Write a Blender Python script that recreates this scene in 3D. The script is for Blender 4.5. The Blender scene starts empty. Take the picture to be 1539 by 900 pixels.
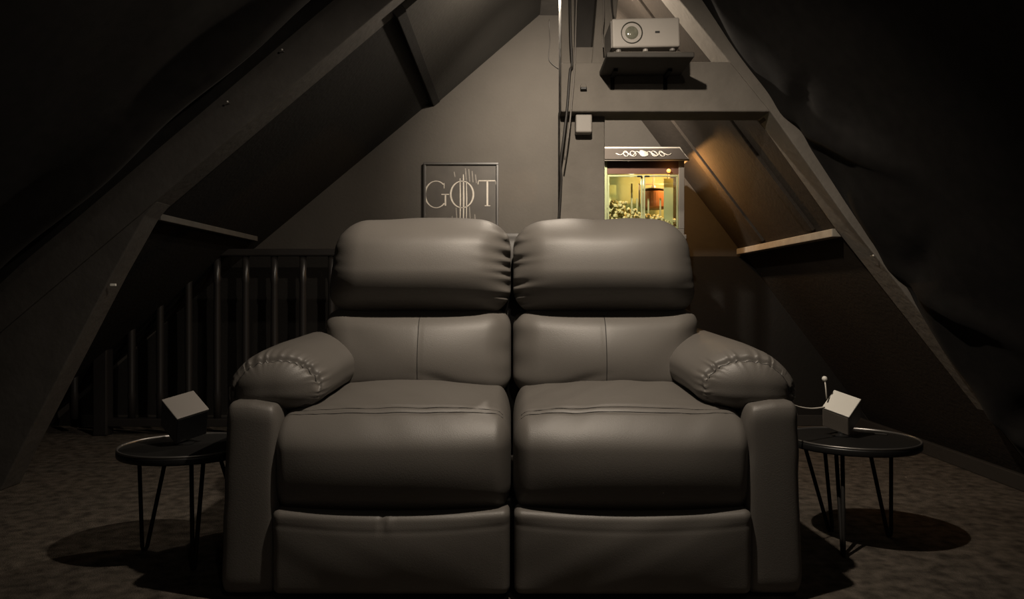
import bpy, bmesh, math, random
from mathutils import Vector, Matrix
random.seed(7)
R = math.radians
scn = bpy.context.scene
col = scn.collection

# ------------------------------------------------------------------ camera
CAM_H = 0.78
cd = bpy.data.cameras.new('camera')
cd.sensor_width = 36.0
cd.lens = 1176.0 * 36.0 / 1539.0
cam = bpy.data.objects.new('camera', cd)
col.objects.link(cam)
cam.location = (0, 0, CAM_H)
cam.rotation_euler = (R(90 - 0.24), 0, 0)
cd.clip_start = 0.02
scn.camera = cam
# ------------------------------------------------------------------ world, exposure
w = bpy.data.worlds.new('world')
scn.world = w
w.use_nodes = True
w.node_tree.nodes['Background'].inputs[0].default_value = (0.9, 0.85, 0.8, 1)
w.node_tree.nodes['Background'].inputs[1].default_value = 0.004
scn.view_settings.view_transform = 'Standard'
scn.view_settings.look = 'None'
scn.view_settings.exposure = 0.0
scn.view_settings.gamma = 1.0
scn.view_settings.use_curve_mapping = False

WARM = (1.0, 0.86, 0.70)
LAMP_A = (0.15, 1.70, 1.93)      # pendant above the front of the sofa
LAMP_B = (0.190, 3.42, 2.110)    # bare bulb behind the king post
PW_A, PW_B, PW_POP = 108.0, 26.0, 0.9
FILL_LAMP, PW_FILL = (0.40, -0.55, 2.16), 8.0     # added fill lamp, unseen behind the camera
PW_B2, AIM_B = 250.0, (0.40, 4.72, 1.66)      # reflector part of the bulb behind the post
AIM_A = (0.12, 2.55, 0.95)


def at(px, py, Y):
    return Vector(((px - 770.0) * Y / 1176.0, Y, CAM_H - (py - 445.0) * Y / 1176.0))


# ------------------------------------------------------------------ materials
M = {}


def mat(name, c, rough=0.6, metal=0.0, spec=0.5, var=0.12, vscale=6.0, bump=0.0, bscale=200.0,
        emit=None, estr=0.0, c2=None, sheen=0.0, detail=4.0):
    m = bpy.data.materials.new(name)
    m.use_nodes = True
    nt = m.node_tree
    b = nt.nodes['Principled BSDF']
    b.inputs['Roughness'].default_value = rough
    b.inputs['Metallic'].default_value = metal
    b.inputs['Specular IOR Level'].default_value = spec
    if sheen:
        b.inputs['Sheen Weight'].default_value = sheen
    tc = nt.nodes.new('ShaderNodeTexCoord')
    n = nt.nodes.new('ShaderNodeTexNoise')
    n.inputs['Scale'].default_value = vscale
    n.inputs['Detail'].default_value = detail
    nt.links.new(tc.outputs['Object'], n.inputs['Vector'])
    r = nt.nodes.new('ShaderNodeValToRGB')
    if c2 is None:
        lo = [x * (1 - var) for x in c]
        hi = [x * (1 + var) for x in c]
    else:
        lo, hi = c, c2
    r.color_ramp.elements[0].position = 0.3
    r.color_ramp.elements[1].position = 0.7
    r.color_ramp.elements[0].color = (*lo, 1)
    r.color_ramp.elements[1].color = (*hi, 1)
    nt.links.new(n.outputs['Fac'], r.inputs['Fac'])
    nt.links.new(r.outputs['Color'], b.inputs['Base Color'])
    if bump:
        n2 = nt.nodes.new('ShaderNodeTexNoise')
        n2.inputs['Scale'].default_value = bscale
        n2.inputs['Detail'].default_value = 3
        nt.links.new(tc.outputs['Object'], n2.inputs['Vector'])
        bp = nt.nodes.new('ShaderNodeBump')
        bp.inputs['Strength'].default_value = bump
        bp.inputs['Distance'].default_value = 0.01
        nt.links.new(n2.outputs['Fac'], bp.inputs['Height'])
        nt.links.new(bp.outputs['Normal'], b.inputs['Normal'])
    if emit:
        b.inputs['Emission Color'].default_value = (*emit, 1)
        b.inputs['Emission Strength'].default_value = estr
    M[name] = m
    return m


mat('leather', (0.105, 0.096, 0.086), 0.50, spec=0.5, var=0.06, vscale=3, bump=0.10, bscale=420)
mat('leather_dark', (0.045, 0.041, 0.037), 0.5, spec=0.4, var=0.05, bump=0.08, bscale=420)
mat('thread', (0.012, 0.011, 0.010), 0.8)
mat('wall', (0.050, 0.0455, 0.040), 0.9, spec=0.2, var=0.06, vscale=5, bump=0.15, bscale=60)
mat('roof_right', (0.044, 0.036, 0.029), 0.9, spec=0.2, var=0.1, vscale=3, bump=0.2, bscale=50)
mat('roof_lit', (0.026, 0.024, 0.021), 0.9, spec=0.2, var=0.1, vscale=3, bump=0.2, bscale=50)
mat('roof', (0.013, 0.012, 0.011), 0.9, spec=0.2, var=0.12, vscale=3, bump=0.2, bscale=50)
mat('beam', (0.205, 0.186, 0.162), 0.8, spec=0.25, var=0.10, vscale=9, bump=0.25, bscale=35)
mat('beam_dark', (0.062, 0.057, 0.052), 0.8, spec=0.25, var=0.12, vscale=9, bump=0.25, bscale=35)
mat('cloth', (0.021, 0.0195, 0.0185), 0.9, spec=0.08, var=0.15, vscale=20, bump=0.05, bscale=300, sheen=0.02)
mat('carpet', (0.045, 0.0385, 0.032), 1.0, spec=0.05, c2=(0.135, 0.114, 0.094), vscale=22, bump=0.7, bscale=240, detail=8)
mat('shelf_dark', (0.045, 0.040, 0.034), 0.7, var=0.1, vscale=12)
mat('rail', (0.020, 0.018, 0.017), 0.36, spec=0.5, var=0.1)
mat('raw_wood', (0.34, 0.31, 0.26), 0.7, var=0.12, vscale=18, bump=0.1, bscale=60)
mat('raw_wood_shaded', (0.075, 0.070, 0.062), 0.7, var=0.12, vscale=18)  # shaded copy of raw wood for the ledge far from the lamp
mat('skirting', (0.035, 0.032, 0.029), 0.45, var=0.06)
mat('white_plastic', (0.33, 0.305, 0.275), 0.5, var=0.03)
mat('grey_plastic', (0.20, 0.185, 0.17), 0.5, var=0.03)
mat('speaker_white', (0.72, 0.70, 0.64), 0.45, var=0.03)
mat('speaker_dark', (0.035, 0.034, 0.033), 0.5, var=0.03)
mat('speaker_side', (0.10, 0.097, 0.092), 0.6, var=0.05)
mat('speaker_grille', (0.50, 0.44, 0.38), 0.7, var=0.05, bump=0.2, bscale=700)
mat('black_plastic', (0.012, 0.012, 0.012), 0.4, var=0.03)
mat('black_metal', (0.010, 0.009, 0.008), 0.7, spec=0.15, metal=0.0, var=0.05)
mat('table_top', (0.010, 0.0095, 0.009), 0.6, spec=0.2, var=0.1, vscale=20)
mat('table_rim', (0.22, 0.21, 0.20), 0.34, metal=0.8, var=0.05)
mat('lens_ring', (0.10, 0.10, 0.085), 0.35, metal=0.6, var=0.05)
mat('lens', (0.16, 0.16, 0.125), 0.08, spec=1.0, var=0.3, vscale=40)
mat('picture_frame', (0.018, 0.016, 0.014), 0.4, var=0.05)
mat('poster', (0.026, 0.022, 0.019), 0.6, c2=(0.048, 0.041, 0.035), vscale=9)
mat('poster_ink', (0.40, 0.37, 0.33), 0.6, var=0.15, vscale=60)
mat('poster_ink_soft', (0.16, 0.146, 0.13), 0.6, var=0.2, vscale=60)
mat('pop_red', (0.085, 0.045, 0.032), 0.4, var=0.1)
mat('pop_trim', (0.42, 0.39, 0.34), 0.35, var=0.05)
mat('pop_panel', (0.045, 0.038, 0.033), 0.45, var=0.1)
mat('pop_inside', (0.28, 0.34, 0.16), 0.5, var=0.06)
mat('pop_frame', (0.28, 0.31, 0.17), 0.35, var=0.04)
mat('pop_silver', (0.28, 0.26, 0.235), 0.35, metal=0.5, var=0.04)
mat('popcorn', (0.34, 0.34, 0.15), 0.7, var=0.2, vscale=60)
mat('kettle', (0.26, 0.12, 0.06), 0.35, metal=0.3, var=0.1)
mat('bulb', (1, 0.9, 0.75), 0.3, emit=(1.0, 0.88, 0.74), estr=26)
mat('warmer_bulb', (1, 0.5, 0.15), 0.3, emit=(1.0, 0.42, 0.08), estr=1.1)
mat('cable_dark', (0.030, 0.027, 0.024), 0.5)
mat('cable_grey', (0.20, 0.18, 0.16), 0.5)
mat('cable_white', (0.62, 0.58, 0.52), 0.5)
mat('pin', (0.8, 0.78, 0.72), 0.3)
mat('screen', (0.55, 0.54, 0.52), 0.9, spec=0.1, var=0.02)

# thin clear glass
g = bpy.data.materials.new('clear_glass'); g.use_nodes = True
nt = g.node_tree
for n in list(nt.nodes):
    if n.type != 'OUTPUT_MATERIAL':
        nt.nodes.remove(n)
out = [n for n in nt.nodes if n.type == 'OUTPUT_MATERIAL'][0]
tr = nt.nodes.new('ShaderNodeBsdfTransparent'); tr.inputs[0].default_value = (0.97, 0.97, 0.965, 1)
gl = nt.nodes.new('ShaderNodeBsdfGlossy'); gl.inputs['Roughness'].default_value = 0.06
mx = nt.nodes.new('ShaderNodeMixShader'); mx.inputs[0].default_value = 0.06
nt.links.new(tr.outputs[0], mx.inputs[1]); nt.links.new(gl.outputs[0], mx.inputs[2])
nt.links.new(mx.outputs[0], out.inputs[0])
M['clear_glass'] = g


# ------------------------------------------------------------------ helpers
def link(name, me, material, parent=None, loc=(0, 0, 0), smooth=False):
    o = bpy.data.objects.new(name, me)
    col.objects.link(o)
    if material:
        me.materials.append(M[material])
    if parent:
        o.parent = parent
    o.location = loc
    if smooth:
        for p in me.polygons:
            p.use_smooth = True
    return o


def obj(name, bm, material, parent=None, loc=(0, 0, 0), smooth=False):
    bmesh.ops.recalc_face_normals(bm, faces=bm.faces)
    me = bpy.data.meshes.new(name)
    bm.to_mesh(me)
    bm.free()
    return link(name, me, material, parent, loc, smooth)


def tag(o, label, cat, group=None, kind=None):
    o['label'] = label
    o['category'] = cat
    if group:
        o['group'] = group
    if kind:
        o['kind'] = kind
    return o


def empty(name, loc, label, cat, group=None, kind=None):
    o = bpy.data.objects.new(name, None)
    col.objects.link(o)
    o.empty_display_size = 0.05
    o.location = loc
    return tag(o, label, cat, group, kind)


def bev(bm, r, seg=2):
    if r > 0:
        bmesh.ops.bevel(bm, geom=[e for e in bm.edges], offset=r, segments=seg, affect='EDGES', profile=0.5)


def bx(x0, x1, y0, y1, z0, z1, r=0.0, bm=None, seg=2):
    t = bmesh.new()
    vs = [t.verts.new((x, y, z)) for x in (x0, x1) for y in (y0, y1) for z in (z0, z1)]
    for f in ((0, 1, 3, 2), (4, 6, 7, 5), (0, 4, 5, 1), (2, 3, 7, 6), (0, 2, 6, 4), (1, 5, 7, 3)):
        t.faces.new([vs[i] for i in f])
    bmesh.ops.recalc_face_normals(t, faces=t.faces)
    bev(t, r, seg)
    return merge(bm, t)


def merge(bm, t):
    if bm is None:
        return t
    me = bpy.data.meshes.new('tmp')
    t.to_mesh(me); t.free()
    bm.from_mesh(me)
    bpy.data.meshes.remove(me)
    return bm


def prism_y(pts, y0, y1, r=0.0, bm=None):
    """polygon in XZ extruded along Y"""
    t = bmesh.new()
    a = [t.verts.new((p[0], y0, p[1])) for p in pts]
    b = [t.verts.new((p[0], y1, p[1])) for p in pts]
    n = len(pts)
    t.faces.new(a); t.faces.new(b[::-1])
    for i in range(n):
        t.faces.new((a[i], b[i], b[(i + 1) % n], a[(i + 1) % n]))
    bmesh.ops.recalc_face_normals(t, faces=t.faces)
    bev(t, r)
    return merge(bm, t)


def prism_x(pts, x0, x1, r=0.0, bm=None):
    """polygon in YZ extruded along X"""
    t = bmesh.new()
    a = [t.verts.new((x0, p[0], p[1])) for p in pts]
    b = [t.verts.new((x1, p[0], p[1])) for p in pts]
    n = len(pts)
    t.faces.new(a); t.faces.new(b[::-1])
    for i in range(n):
        t.faces.new((a[i], b[i], b[(i + 1) % n], a[(i + 1) % n]))
    bmesh.ops.recalc_face_normals(t, faces=t.faces)
    bev(t, r)
    return merge(bm, t)


def tube(pts, rad, bm=None, seg=8, radii=None, closed=False):
    t = bmesh.new()
    P = [Vector(p) for p in pts]
    rings = []
    n = len(P)
    prev = None
    for i, p in enumerate(P):
        if closed:
            d = (P[(i + 1) % n] - P[i - 1]).normalized()
        else:
            d = (P[min(i + 1, n - 1)] - P[max(i - 1, 0)]).normalized()
        if prev is None:
            u = d.orthogonal().normalized()
        else:
            u = (prev - d * prev.dot(d)).normalized()
        prev = u
        v = d.cross(u)
        rr = radii[i] if radii else rad
        rings.append([t.verts.new(p + (u * math.cos(2 * math.pi * k / seg) + v * math.sin(2 * math.pi * k / seg)) * rr) for k in range(seg)])
    m = n if closed else n - 1
    for i in range(m):
        A, B = rings[i], rings[(i + 1) % n]
        for k in range(seg):
            t.faces.new((A[k], A[(k + 1) % seg], B[(k + 1) % seg], B[k]))
    if not closed:
        t.faces.new(rings[0][::-1]); t.faces.new(rings[-1])
    return merge(bm, t)


def smooth_path(pts, n=8):
    P = [Vector(p) for p in pts]
    Q = [P[0] * 2 - P[1]] + P + [P[-1] * 2 - P[-2]]
    outp = []
    for i in range(1, len(Q) - 2):
        for k in range(n):
            t = k / n
            a, b, c, d = Q[i - 1], Q[i], Q[i + 1], Q[i + 2]
            outp.append(0.5 * ((2 * b) + (c - a) * t + (2 * a - 5 * b + 4 * c - d) * t * t + (3 * b - a - 3 * c + d) * t ** 3))
    outp.append(P[-1])
    return outp


def lathe(prof, seg=48, bm=None, axis='z', center=(0, 0, 0)):
    """prof: list of (r, h)"""
    t = bmesh.new()
    rings = []
    for r, h in prof:
        if r < 1e-6:
            rings.append([t.verts.new((0, 0, h))])
        else:
            rings.append([t.verts.new((r * math.cos(2 * math.pi * k / seg), r * math.sin(2 * math.pi * k / seg), h)) for k in range(seg)])
    for A, B in zip(rings, rings[1:]):
        for k in range(seg):
            k2 = (k + 1) % seg
            if len(A) == 1 and len(B) == 1:
                continue
            if len(A) == 1:
                t.faces.new((A[0], B[k2], B[k]))
            elif len(B) == 1:
                t.faces.new((A[k], A[k2], B[0]))
            else:
                t.faces.new((A[k], A[k2], B[k2], B[k]))
    if axis == 'y':      # h along -Y (towards camera)
        bmesh.ops.transform(t, matrix=Matrix.Rotation(R(90), 4, 'X'), verts=t.verts)
    bmesh.ops.translate(t, vec=Vector(center), verts=t.verts)
    bmesh.ops.recalc_face_normals(t, faces=t.faces)
    return merge(bm, t)


def pillow(h, r, n, fn=None, c=(0, 0, 0)):
    """rounded box, half sizes h, corner radii r, n segments per axis; fn(u, pos)->pos, u in -1..1"""
    t = bmesh.new()
    cache = {}

    def s(i, k):
        a = -1 + 2 * i / n[k]
        return 0.45 * a + 0.55 * math.sin(math.pi / 2 * a)

    def V(i, j, k):
        key = (i, j, k)
        if key not in cache:
            u = Vector((s(i, 0), s(j, 1), s(k, 2)))
            p = Vector((u[0] * h[0], u[1] * h[1], u[2] * h[2]))
            q = Vector([max(-(h[a] - r[a]), min(h[a] - r[a], p[a])) for a in range(3)])
            d = Vector([(p[a] - q[a]) / r[a] for a in range(3)])
            if d.length > 1e-9:
                d.normalize()
            pos = Vector([q[a] + d[a] * r[a] for a in range(3)])
            uu = Vector([pos[a] / h[a] for a in range(3)])
            if fn:
                pos = fn(uu, pos)
            cache[key] = t.verts.new(pos + Vector(c))
        return cache[key]
    nx, ny, nz = n
    for k in (0, nz):
        for i in range(nx):
            for j in range(ny):
                t.faces.new((V(i, j, k), V(i + 1, j, k), V(i + 1, j + 1, k), V(i, j + 1, k)))
    for j in (0, ny):
        for i in range(nx):
            for k in range(nz):
                t.faces.new((V(i, j, k), V(i + 1, j, k), V(i + 1, j, k + 1), V(i, j, k + 1)))
    for i in (0, nx):
        for j in range(ny):
            for k in range(nz):
                t.faces.new((V(i, j, k), V(i, j + 1, k), V(i, j + 1, k + 1), V(i, j, k + 1)))
    return t


def hsh(x):
    return (math.sin(x * 127.1 + 3.7) * 43758.5453) % 1.0


def vn(x):
    i = math.floor(x); f = x - i
    f = f * f * (3 - 2 * f)
    return (hsh(i) * (1 - f) + hsh(i + 1) * f) * 2 - 1


def struct(o, label=None, cat=None):
    o['kind'] = 'structure'
    if label:
        o['label'] = label
        o['category'] = cat
    return o


# ------------------------------------------------------------------ room shell
YB = 4.72        # gable wall
YT = 3.12        # front of the truss
YF = -1.30       # screen wall behind the camera


def zl(x):       # back roof slope on the left
    return 2.357 + 0.83 * x


def xr(z):       # back roof slope on the right
    return 0.787 + (1.83 - z) * 0.76


struct(obj('floor', bx(-3.1, 2.5, YF - 0.1, YB + 0.1, -0.06, 0.0), 'carpet'), 'worn brown grey carpet covering the attic floor', 'floor')
struct(obj('wall_back', prism_y([(-3.1, -0.05), (2.5, -0.05), (2.5, 0.2), (0.237, 2.75), (-3.1, 0.2)], YB, YB + 0.08), 'wall'),
       'grey plastered gable wall behind the sofa', 'wall')
obj('shade_band', prism_y([(-2.78, 0.0), (2.17, 0.0), (1.42, 1.02), (-1.63, 1.02)], YB - 0.012, YB + 0.002), 'roof', bpy.data.objects['wall_back'])  # added dark panel: shade on the lower gable put into the colour
struct(obj('wall_front', bx(-3.1, 2.5, YF - 0.08, YF, -0.05, 3.0), 'cloth'), 'black wall facing the sofa', 'wall')
# roof slopes behind the truss (slabs)
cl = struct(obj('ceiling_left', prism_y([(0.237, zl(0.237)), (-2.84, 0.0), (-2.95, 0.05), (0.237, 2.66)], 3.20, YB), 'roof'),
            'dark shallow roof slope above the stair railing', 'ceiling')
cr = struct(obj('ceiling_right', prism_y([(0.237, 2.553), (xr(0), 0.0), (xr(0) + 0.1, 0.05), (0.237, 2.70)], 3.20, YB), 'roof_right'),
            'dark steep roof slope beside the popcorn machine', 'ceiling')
# purlin on the left slope, runs back to the gable wall
nrm = Vector((0.64, -0.77)); alo = Vector((0.77, 0.64))
pc = Vector((-0.47, zl(-0.47)))
q = [pc + alo * 0.02 - nrm * 0.02, pc + alo * 0.02 + nrm * 0.036, pc - alo * 0.03 + nrm * 0.034, pc - alo * 0.03 - nrm * 0.02]
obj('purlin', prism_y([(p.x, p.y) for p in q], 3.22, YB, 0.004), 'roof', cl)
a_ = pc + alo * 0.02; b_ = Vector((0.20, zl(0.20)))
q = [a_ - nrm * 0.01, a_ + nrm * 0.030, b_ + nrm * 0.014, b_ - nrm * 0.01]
obj('lit_slope', prism_y([(p.x, p.y) for p in q], 3.22, YB), 'roof_lit', cl)  # added paler panel: lamplight on the upper slope put into the colour
# rafters on the right slope
for y0 in (3.50, 4.20):
    d = Vector((0.76, -1.0)).normalized(); nn = Vector((-d.y, d.x)) * -1
    a = Vector((0.45, 1.83 + (0.787 - 0.45) / 0.76)); b = Vector((xr(1.08), 1.08))
    q = [a - nn * 0.01, a + nn * 0.014, b + nn * 0.014, b - nn * 0.01]
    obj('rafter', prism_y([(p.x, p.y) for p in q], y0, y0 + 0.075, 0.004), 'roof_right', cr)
struct(obj('baseboard_right', bx(2.035, 2.06, 2.6, YB, 0.0, 0.065, 0.004), 'skirting'), 'dark skirting board along the foot of the steep slope', 'baseboard')
struct(obj('baseboard_back', bx(-2.6, 2.0, YB - 0.016, YB, 0.0, 0.065, 0.004), 'skirting'), 'dark skirting board along the gable wall', 'baseboard')
# ridge beam
struct(obj('trim_1', bx(0.165, 0.285, YF, YB, 2.47, 2.60, 0.006), 'beam_dark'), 'dark ridge beam under the roof peak', 'beam')

# ------------------------------------------------------------------ roof truss
tr_ = empty('roof_truss', (0, YT, 0), 'grey timber roof truss with post, tie beam and slanting legs', 'truss', kind='structure')


def tpart(name, bm, m='beam'):
    return obj(name, bm, m, tr_, loc=(0, -YT, 0))


def roughen(bm, amp=0.004):
    return bm


# right leg: inner edge from photo, hidden outer edge under the cloth
ri = [(0.235, 2.51), (0.64, 1.99), (1.034, 1.505), (1.34, 1.075), (1.62, 0.72), (2.17, 0.02)]
ro = [(x + 0.15, z + 0.10) for x, z in ri]
ro[-1] = (2.34, 0.02)
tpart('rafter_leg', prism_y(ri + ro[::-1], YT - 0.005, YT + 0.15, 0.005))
li = [(0.20, 2.53), (-0.444, 1.985), (-1.47, 1.118), (-2.30, 0.42)]
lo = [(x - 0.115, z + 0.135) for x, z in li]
tpart('rafter_leg', prism_y(li + lo[::-1], YT, YT + 0.15, 0.005), 'beam_dark')  # same timber, lamp falloff on this side put into a darker colour
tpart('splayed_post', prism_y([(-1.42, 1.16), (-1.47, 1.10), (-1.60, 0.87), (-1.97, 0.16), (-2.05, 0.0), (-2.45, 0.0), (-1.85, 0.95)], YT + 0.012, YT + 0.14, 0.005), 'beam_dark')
# tie beam (cut at the king post) and king post
tpart('tie_beam', prism_y([(0.195, 1.515), (1.045, 1.515), (0.89, 1.715), (0.195, 1.71)], YT, YT + 0.16, 0.006))
tpart('king_post', bx(0.196, 0.380, YT + 0.085, YT + 0.22, 0.0, 1.56, 0.005))
tpart('king_post_top', bx(0.198, 0.252, YT + 0.04, YT + 0.20, 1.70, 2.42, 0.005))
tpart('block', bx(0.245, 0.345, YT + 0.03, YT + 0.15, 1.70, 1.782, 0.004))
tpart('bulb_blocker', bx(0.245, 0.40, YT + 0.145, YT + 0.165, 1.70, 2.30, 0.002), 'beam_dark')  # added board, blocks the bulb so the slot stays dark
tpart('strut', prism_y([(0.318, 1.70), (0.40, 1.70), (0.43, 2.02), (0.45, 2.28), (0.37, 2.36), (0.345, 2.02)], YT + 0.02, YT + 0.14, 0.005))

# ------------------------------------------------------------------ ledges on the slopes
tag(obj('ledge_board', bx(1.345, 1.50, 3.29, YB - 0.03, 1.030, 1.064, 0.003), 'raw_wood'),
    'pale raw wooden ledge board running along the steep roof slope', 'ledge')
tag(obj('ledge_board', bx(-1.66, -1.478, 3.30, 4.55, 1.10, 1.128, 0.003), 'raw_wood_shaded'),
    'wooden ledge board coloured dark for weak lamplight on the shallow roof slope above the stair railing', 'ledge')

# ------------------------------------------------------------------ black cloth lining in front of the truss
def cloth_sheet(name, path, label, folds, side):
    """path: list of (x,z) down the slope at the truss; sheet runs from the truss towards the camera"""
    P = smooth_path([Vector((x, 0, z)) for x, z in path], 14)
    ny = 64
    ys = []
    for j in range(ny + 1):
        t = j / ny
        ys.append(YT - 0.006 - (YT - 0.006 - (YF + 0.02)) * t ** 1.9)
    bm = bmesh.new()
    rows = []
    L = [0.0]
    for a, b in zip(P, P[1:]):
        L.append(L[-1] + (b - a).length)
    n = len(P)
    for i, p in enumerate(P):
        d = (P[min(i + 1, n - 1)] - P[max(i - 1, 0)]).normalized()
        inward = Vector((-d.z, 0, d.x)) if side > 0 else Vector((d.z, 0, -d.x))
        if inward.x * side > 0:
            inward = -inward
        s = L[i]
        row = []
        for y in ys:
            dep = YT - y
            off = folds(s, dep, L[-1])
            row.append(bm.verts.new(Vector((p.x, y, p.z)) + inward * off))
        rows.append(row)
    for A, B in zip(rows, rows[1:]):
        for j in range(ny):
            bm.faces.new((A[j], A[j + 1], B[j + 1], B[j]))
    o = obj(name, bm, 'cloth', smooth=True)
    sm = o.modifiers.new('thickness', 'SOLIDIFY'); sm.thickness = 0.003; sm.offset = 1
    return tag(o, label, 'cloth')


def folds_r(s, dep, L):
    e = math.exp(-((dep - 0.10 - 0.05 * vn(s * 2.1)) / (0.10)) ** 2)
    a = (0.035 + 0.03 * vn(s * 2.6 + 4)) * min(1.0, max(0.15, (s - 0.9) / 0.8))
    off = a * e
    # diagonal pulls from the pins
    for sp in (1.45, 2.2, 2.9):
        k = s - sp
        off += 0.045 * math.exp(-((k - 0.9 * dep) / 0.07) ** 2) * math.exp(-((dep - 0.22) / 0.2) ** 2)
        off -= 0.035 * math.exp(-((k + 0.5 * dep - 0.1) / 0.06) ** 2) * math.exp(-((dep - 0.18) / 0.16) ** 2)
    off -= 0.10 * (1 - math.exp(-max(dep - 0.25, 0) / 0.35))
    off += 0.012 * math.sin(s * 14 + 3 * vn(dep * 5)) * min(1, dep / 0.1) * math.exp(-dep / 0.5)
    off += 0.006 * vn(s * 3 + dep * 6 + 9) * min(1, dep / 0.15)
    return off


def folds_l(s, dep, L):
    e = math.exp(-((dep - 0.10) / 0.055) ** 2)
    off = -0.03 * e
    off += 0.075 * math.exp(-((dep - 0.26 - 0.04 * vn(s * 1.4)) / 0.07) ** 2)
    off -= 0.06 * (1 - math.exp(-max(dep - 0.3, 0) / 0.35))
    off += 0.010 * math.sin(s * 9 + 2 * vn(dep * 4)) * min(1, dep / 0.12) * math.exp(-dep / 0.5)
    off += 0.008 * vn(s * 2.5 + dep * 5 + 2) * min(1, dep / 0.15)
    return off


rp = [(0.22, 2.68)]
for z in (2.45, 2.2, 1.99, 1.75, 1.50, 1.25, 0.95, 0.6, 0.3, 0.02):
    rp.append((0.727 + (1.99 - z) * 0.735 + 0.010 * vn(z * 9), z))
cloth_sheet('roof_cloth', rp, 'black cloth with loose folds pinned over the steep roof side', folds_r, 1)
lp = [(0.18, 2.70)]
for x in (-0.2, -0.667, -1.0, -1.35, -1.7, -2.0):
    lp.append((x, 2.555 + 0.847 * x))
lp += [(-2.22, 0.62), (-2.28, 0.3), (-2.29, 0.02)]
cloth_sheet('roof_cloth', lp, 'black cloth stretched along the shallow roof side above the splayed post', folds_l, -1)

# pins holding the cloth and beam
for i, (px, py, lab) in enumerate(((1163, 118, 'tiny bright pin in the cloth next to the tie beam end'),
                                   (1313, 384, 'tiny bright pin in the cloth level with the pale ledge board'),
                                   (1507, 641, 'tiny bright pin in the cloth just above the skirting board'),
                                   (425, 75, 'tiny bright pin high on the shallow beam'),
                                   (343, 153, 'tiny bright pin partway down the shallow beam'))):
    p = at(px, py, YT - 0.03)
    bm = lathe([(0, 0.004), (0.003, 0.003), (0.0045, 0.0), (0.0015, -0.001), (0.001, -0.028), (0, -0.03)], 10, axis='y')
    tag(obj('push_pin', bm, 'pin', loc=p, smooth=True), lab, 'pin', 'pins in the roof cloth')
p = at(171, 428, YT + 0.010)
bm = bx(-0.012, 0.012, -0.006, 0.002, -0.005, 0.005, 0.002)
tag(obj('latch_plate', bm, 'pin', loc=p), 'small pale plate fixed on the splayed post', 'plate')

# ------------------------------------------------------------------ stair railing
YRL = 4.40
rl = empty('stair_railing', (-1.4, YRL, 0), 'dark stair railing with upright balusters behind the sofa', 'railing')


def rpart(name, bm, m='rail'):
    return obj(name, bm, m, rl, loc=(1.4, -YRL, 0))


rpart('handrail', bx(-2.28, -0.66, YRL - 0.035, YRL + 0.035, 1.005, 1.045, 0.008))
rpart('bottom_rail', bx(-2.28, -0.66, YRL - 0.03, YRL + 0.03, 0.05, 0.095, 0.005))
rpart('newel_post', bx(-0.69, -0.61, YRL - 0.04, YRL + 0.04, 0.0, 1.08, 0.008))
rpart('newel_post', bx(-2.34, -2.26, YRL - 0.04, YRL + 0.04, 0.0, 1.0, 0.008))
bme = None
for k in range(10):
    px = 464 - 43.0 * k if k < 9 else 464 + 43
    x = (px - 8 - 770) * YRL / 1176
    if bme is None:
        o = rpart('baluster', lathe([(0, 0.09), (0.020, 0.09), (0.020, 0.20), (0.024, 0.22), (0.019, 0.25), (0.022, 0.50), (0.019, 0.85), (0.024, 0.88), (0.020, 0.90), (0.020, 1.01), (0, 1.01)], 20))
        for p_ in o.data.polygons:
            p_.use_smooth = abs(p_.normal.z) < 0.9
        bme = o.data
    else:
        o = bpy.data.objects.new('baluster', bme); col.objects.link(o); o.parent = rl
    o.location = (x + 1.4, 0, 0)

# ------------------------------------------------------------------ loveseat
sofa = empty('loveseat', (0, 2.35, 0), 'two-seat dark leather recliner sofa with puffy cushions', 'sofa')


def spart(name, bm, m='leather', parent=None, label=None, smooth=True):
    o = obj(name, bm, m, parent or sofa, loc=(0, -2.35, 0) if parent is None else (0, 0, 0), smooth=smooth)
    if label:
        o['label'] = label
    return o


def mirror(bm, s):
    if s > 0:
        bmesh.ops.scale(bm, vec=(-1, 1, 1), verts=bm.verts)
        bmesh.ops.reverse_faces(bm, faces=bm.faces)
    return bm


def g_(x, c, wd):
    return math.exp(-((x - c) / wd) ** 2)


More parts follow.
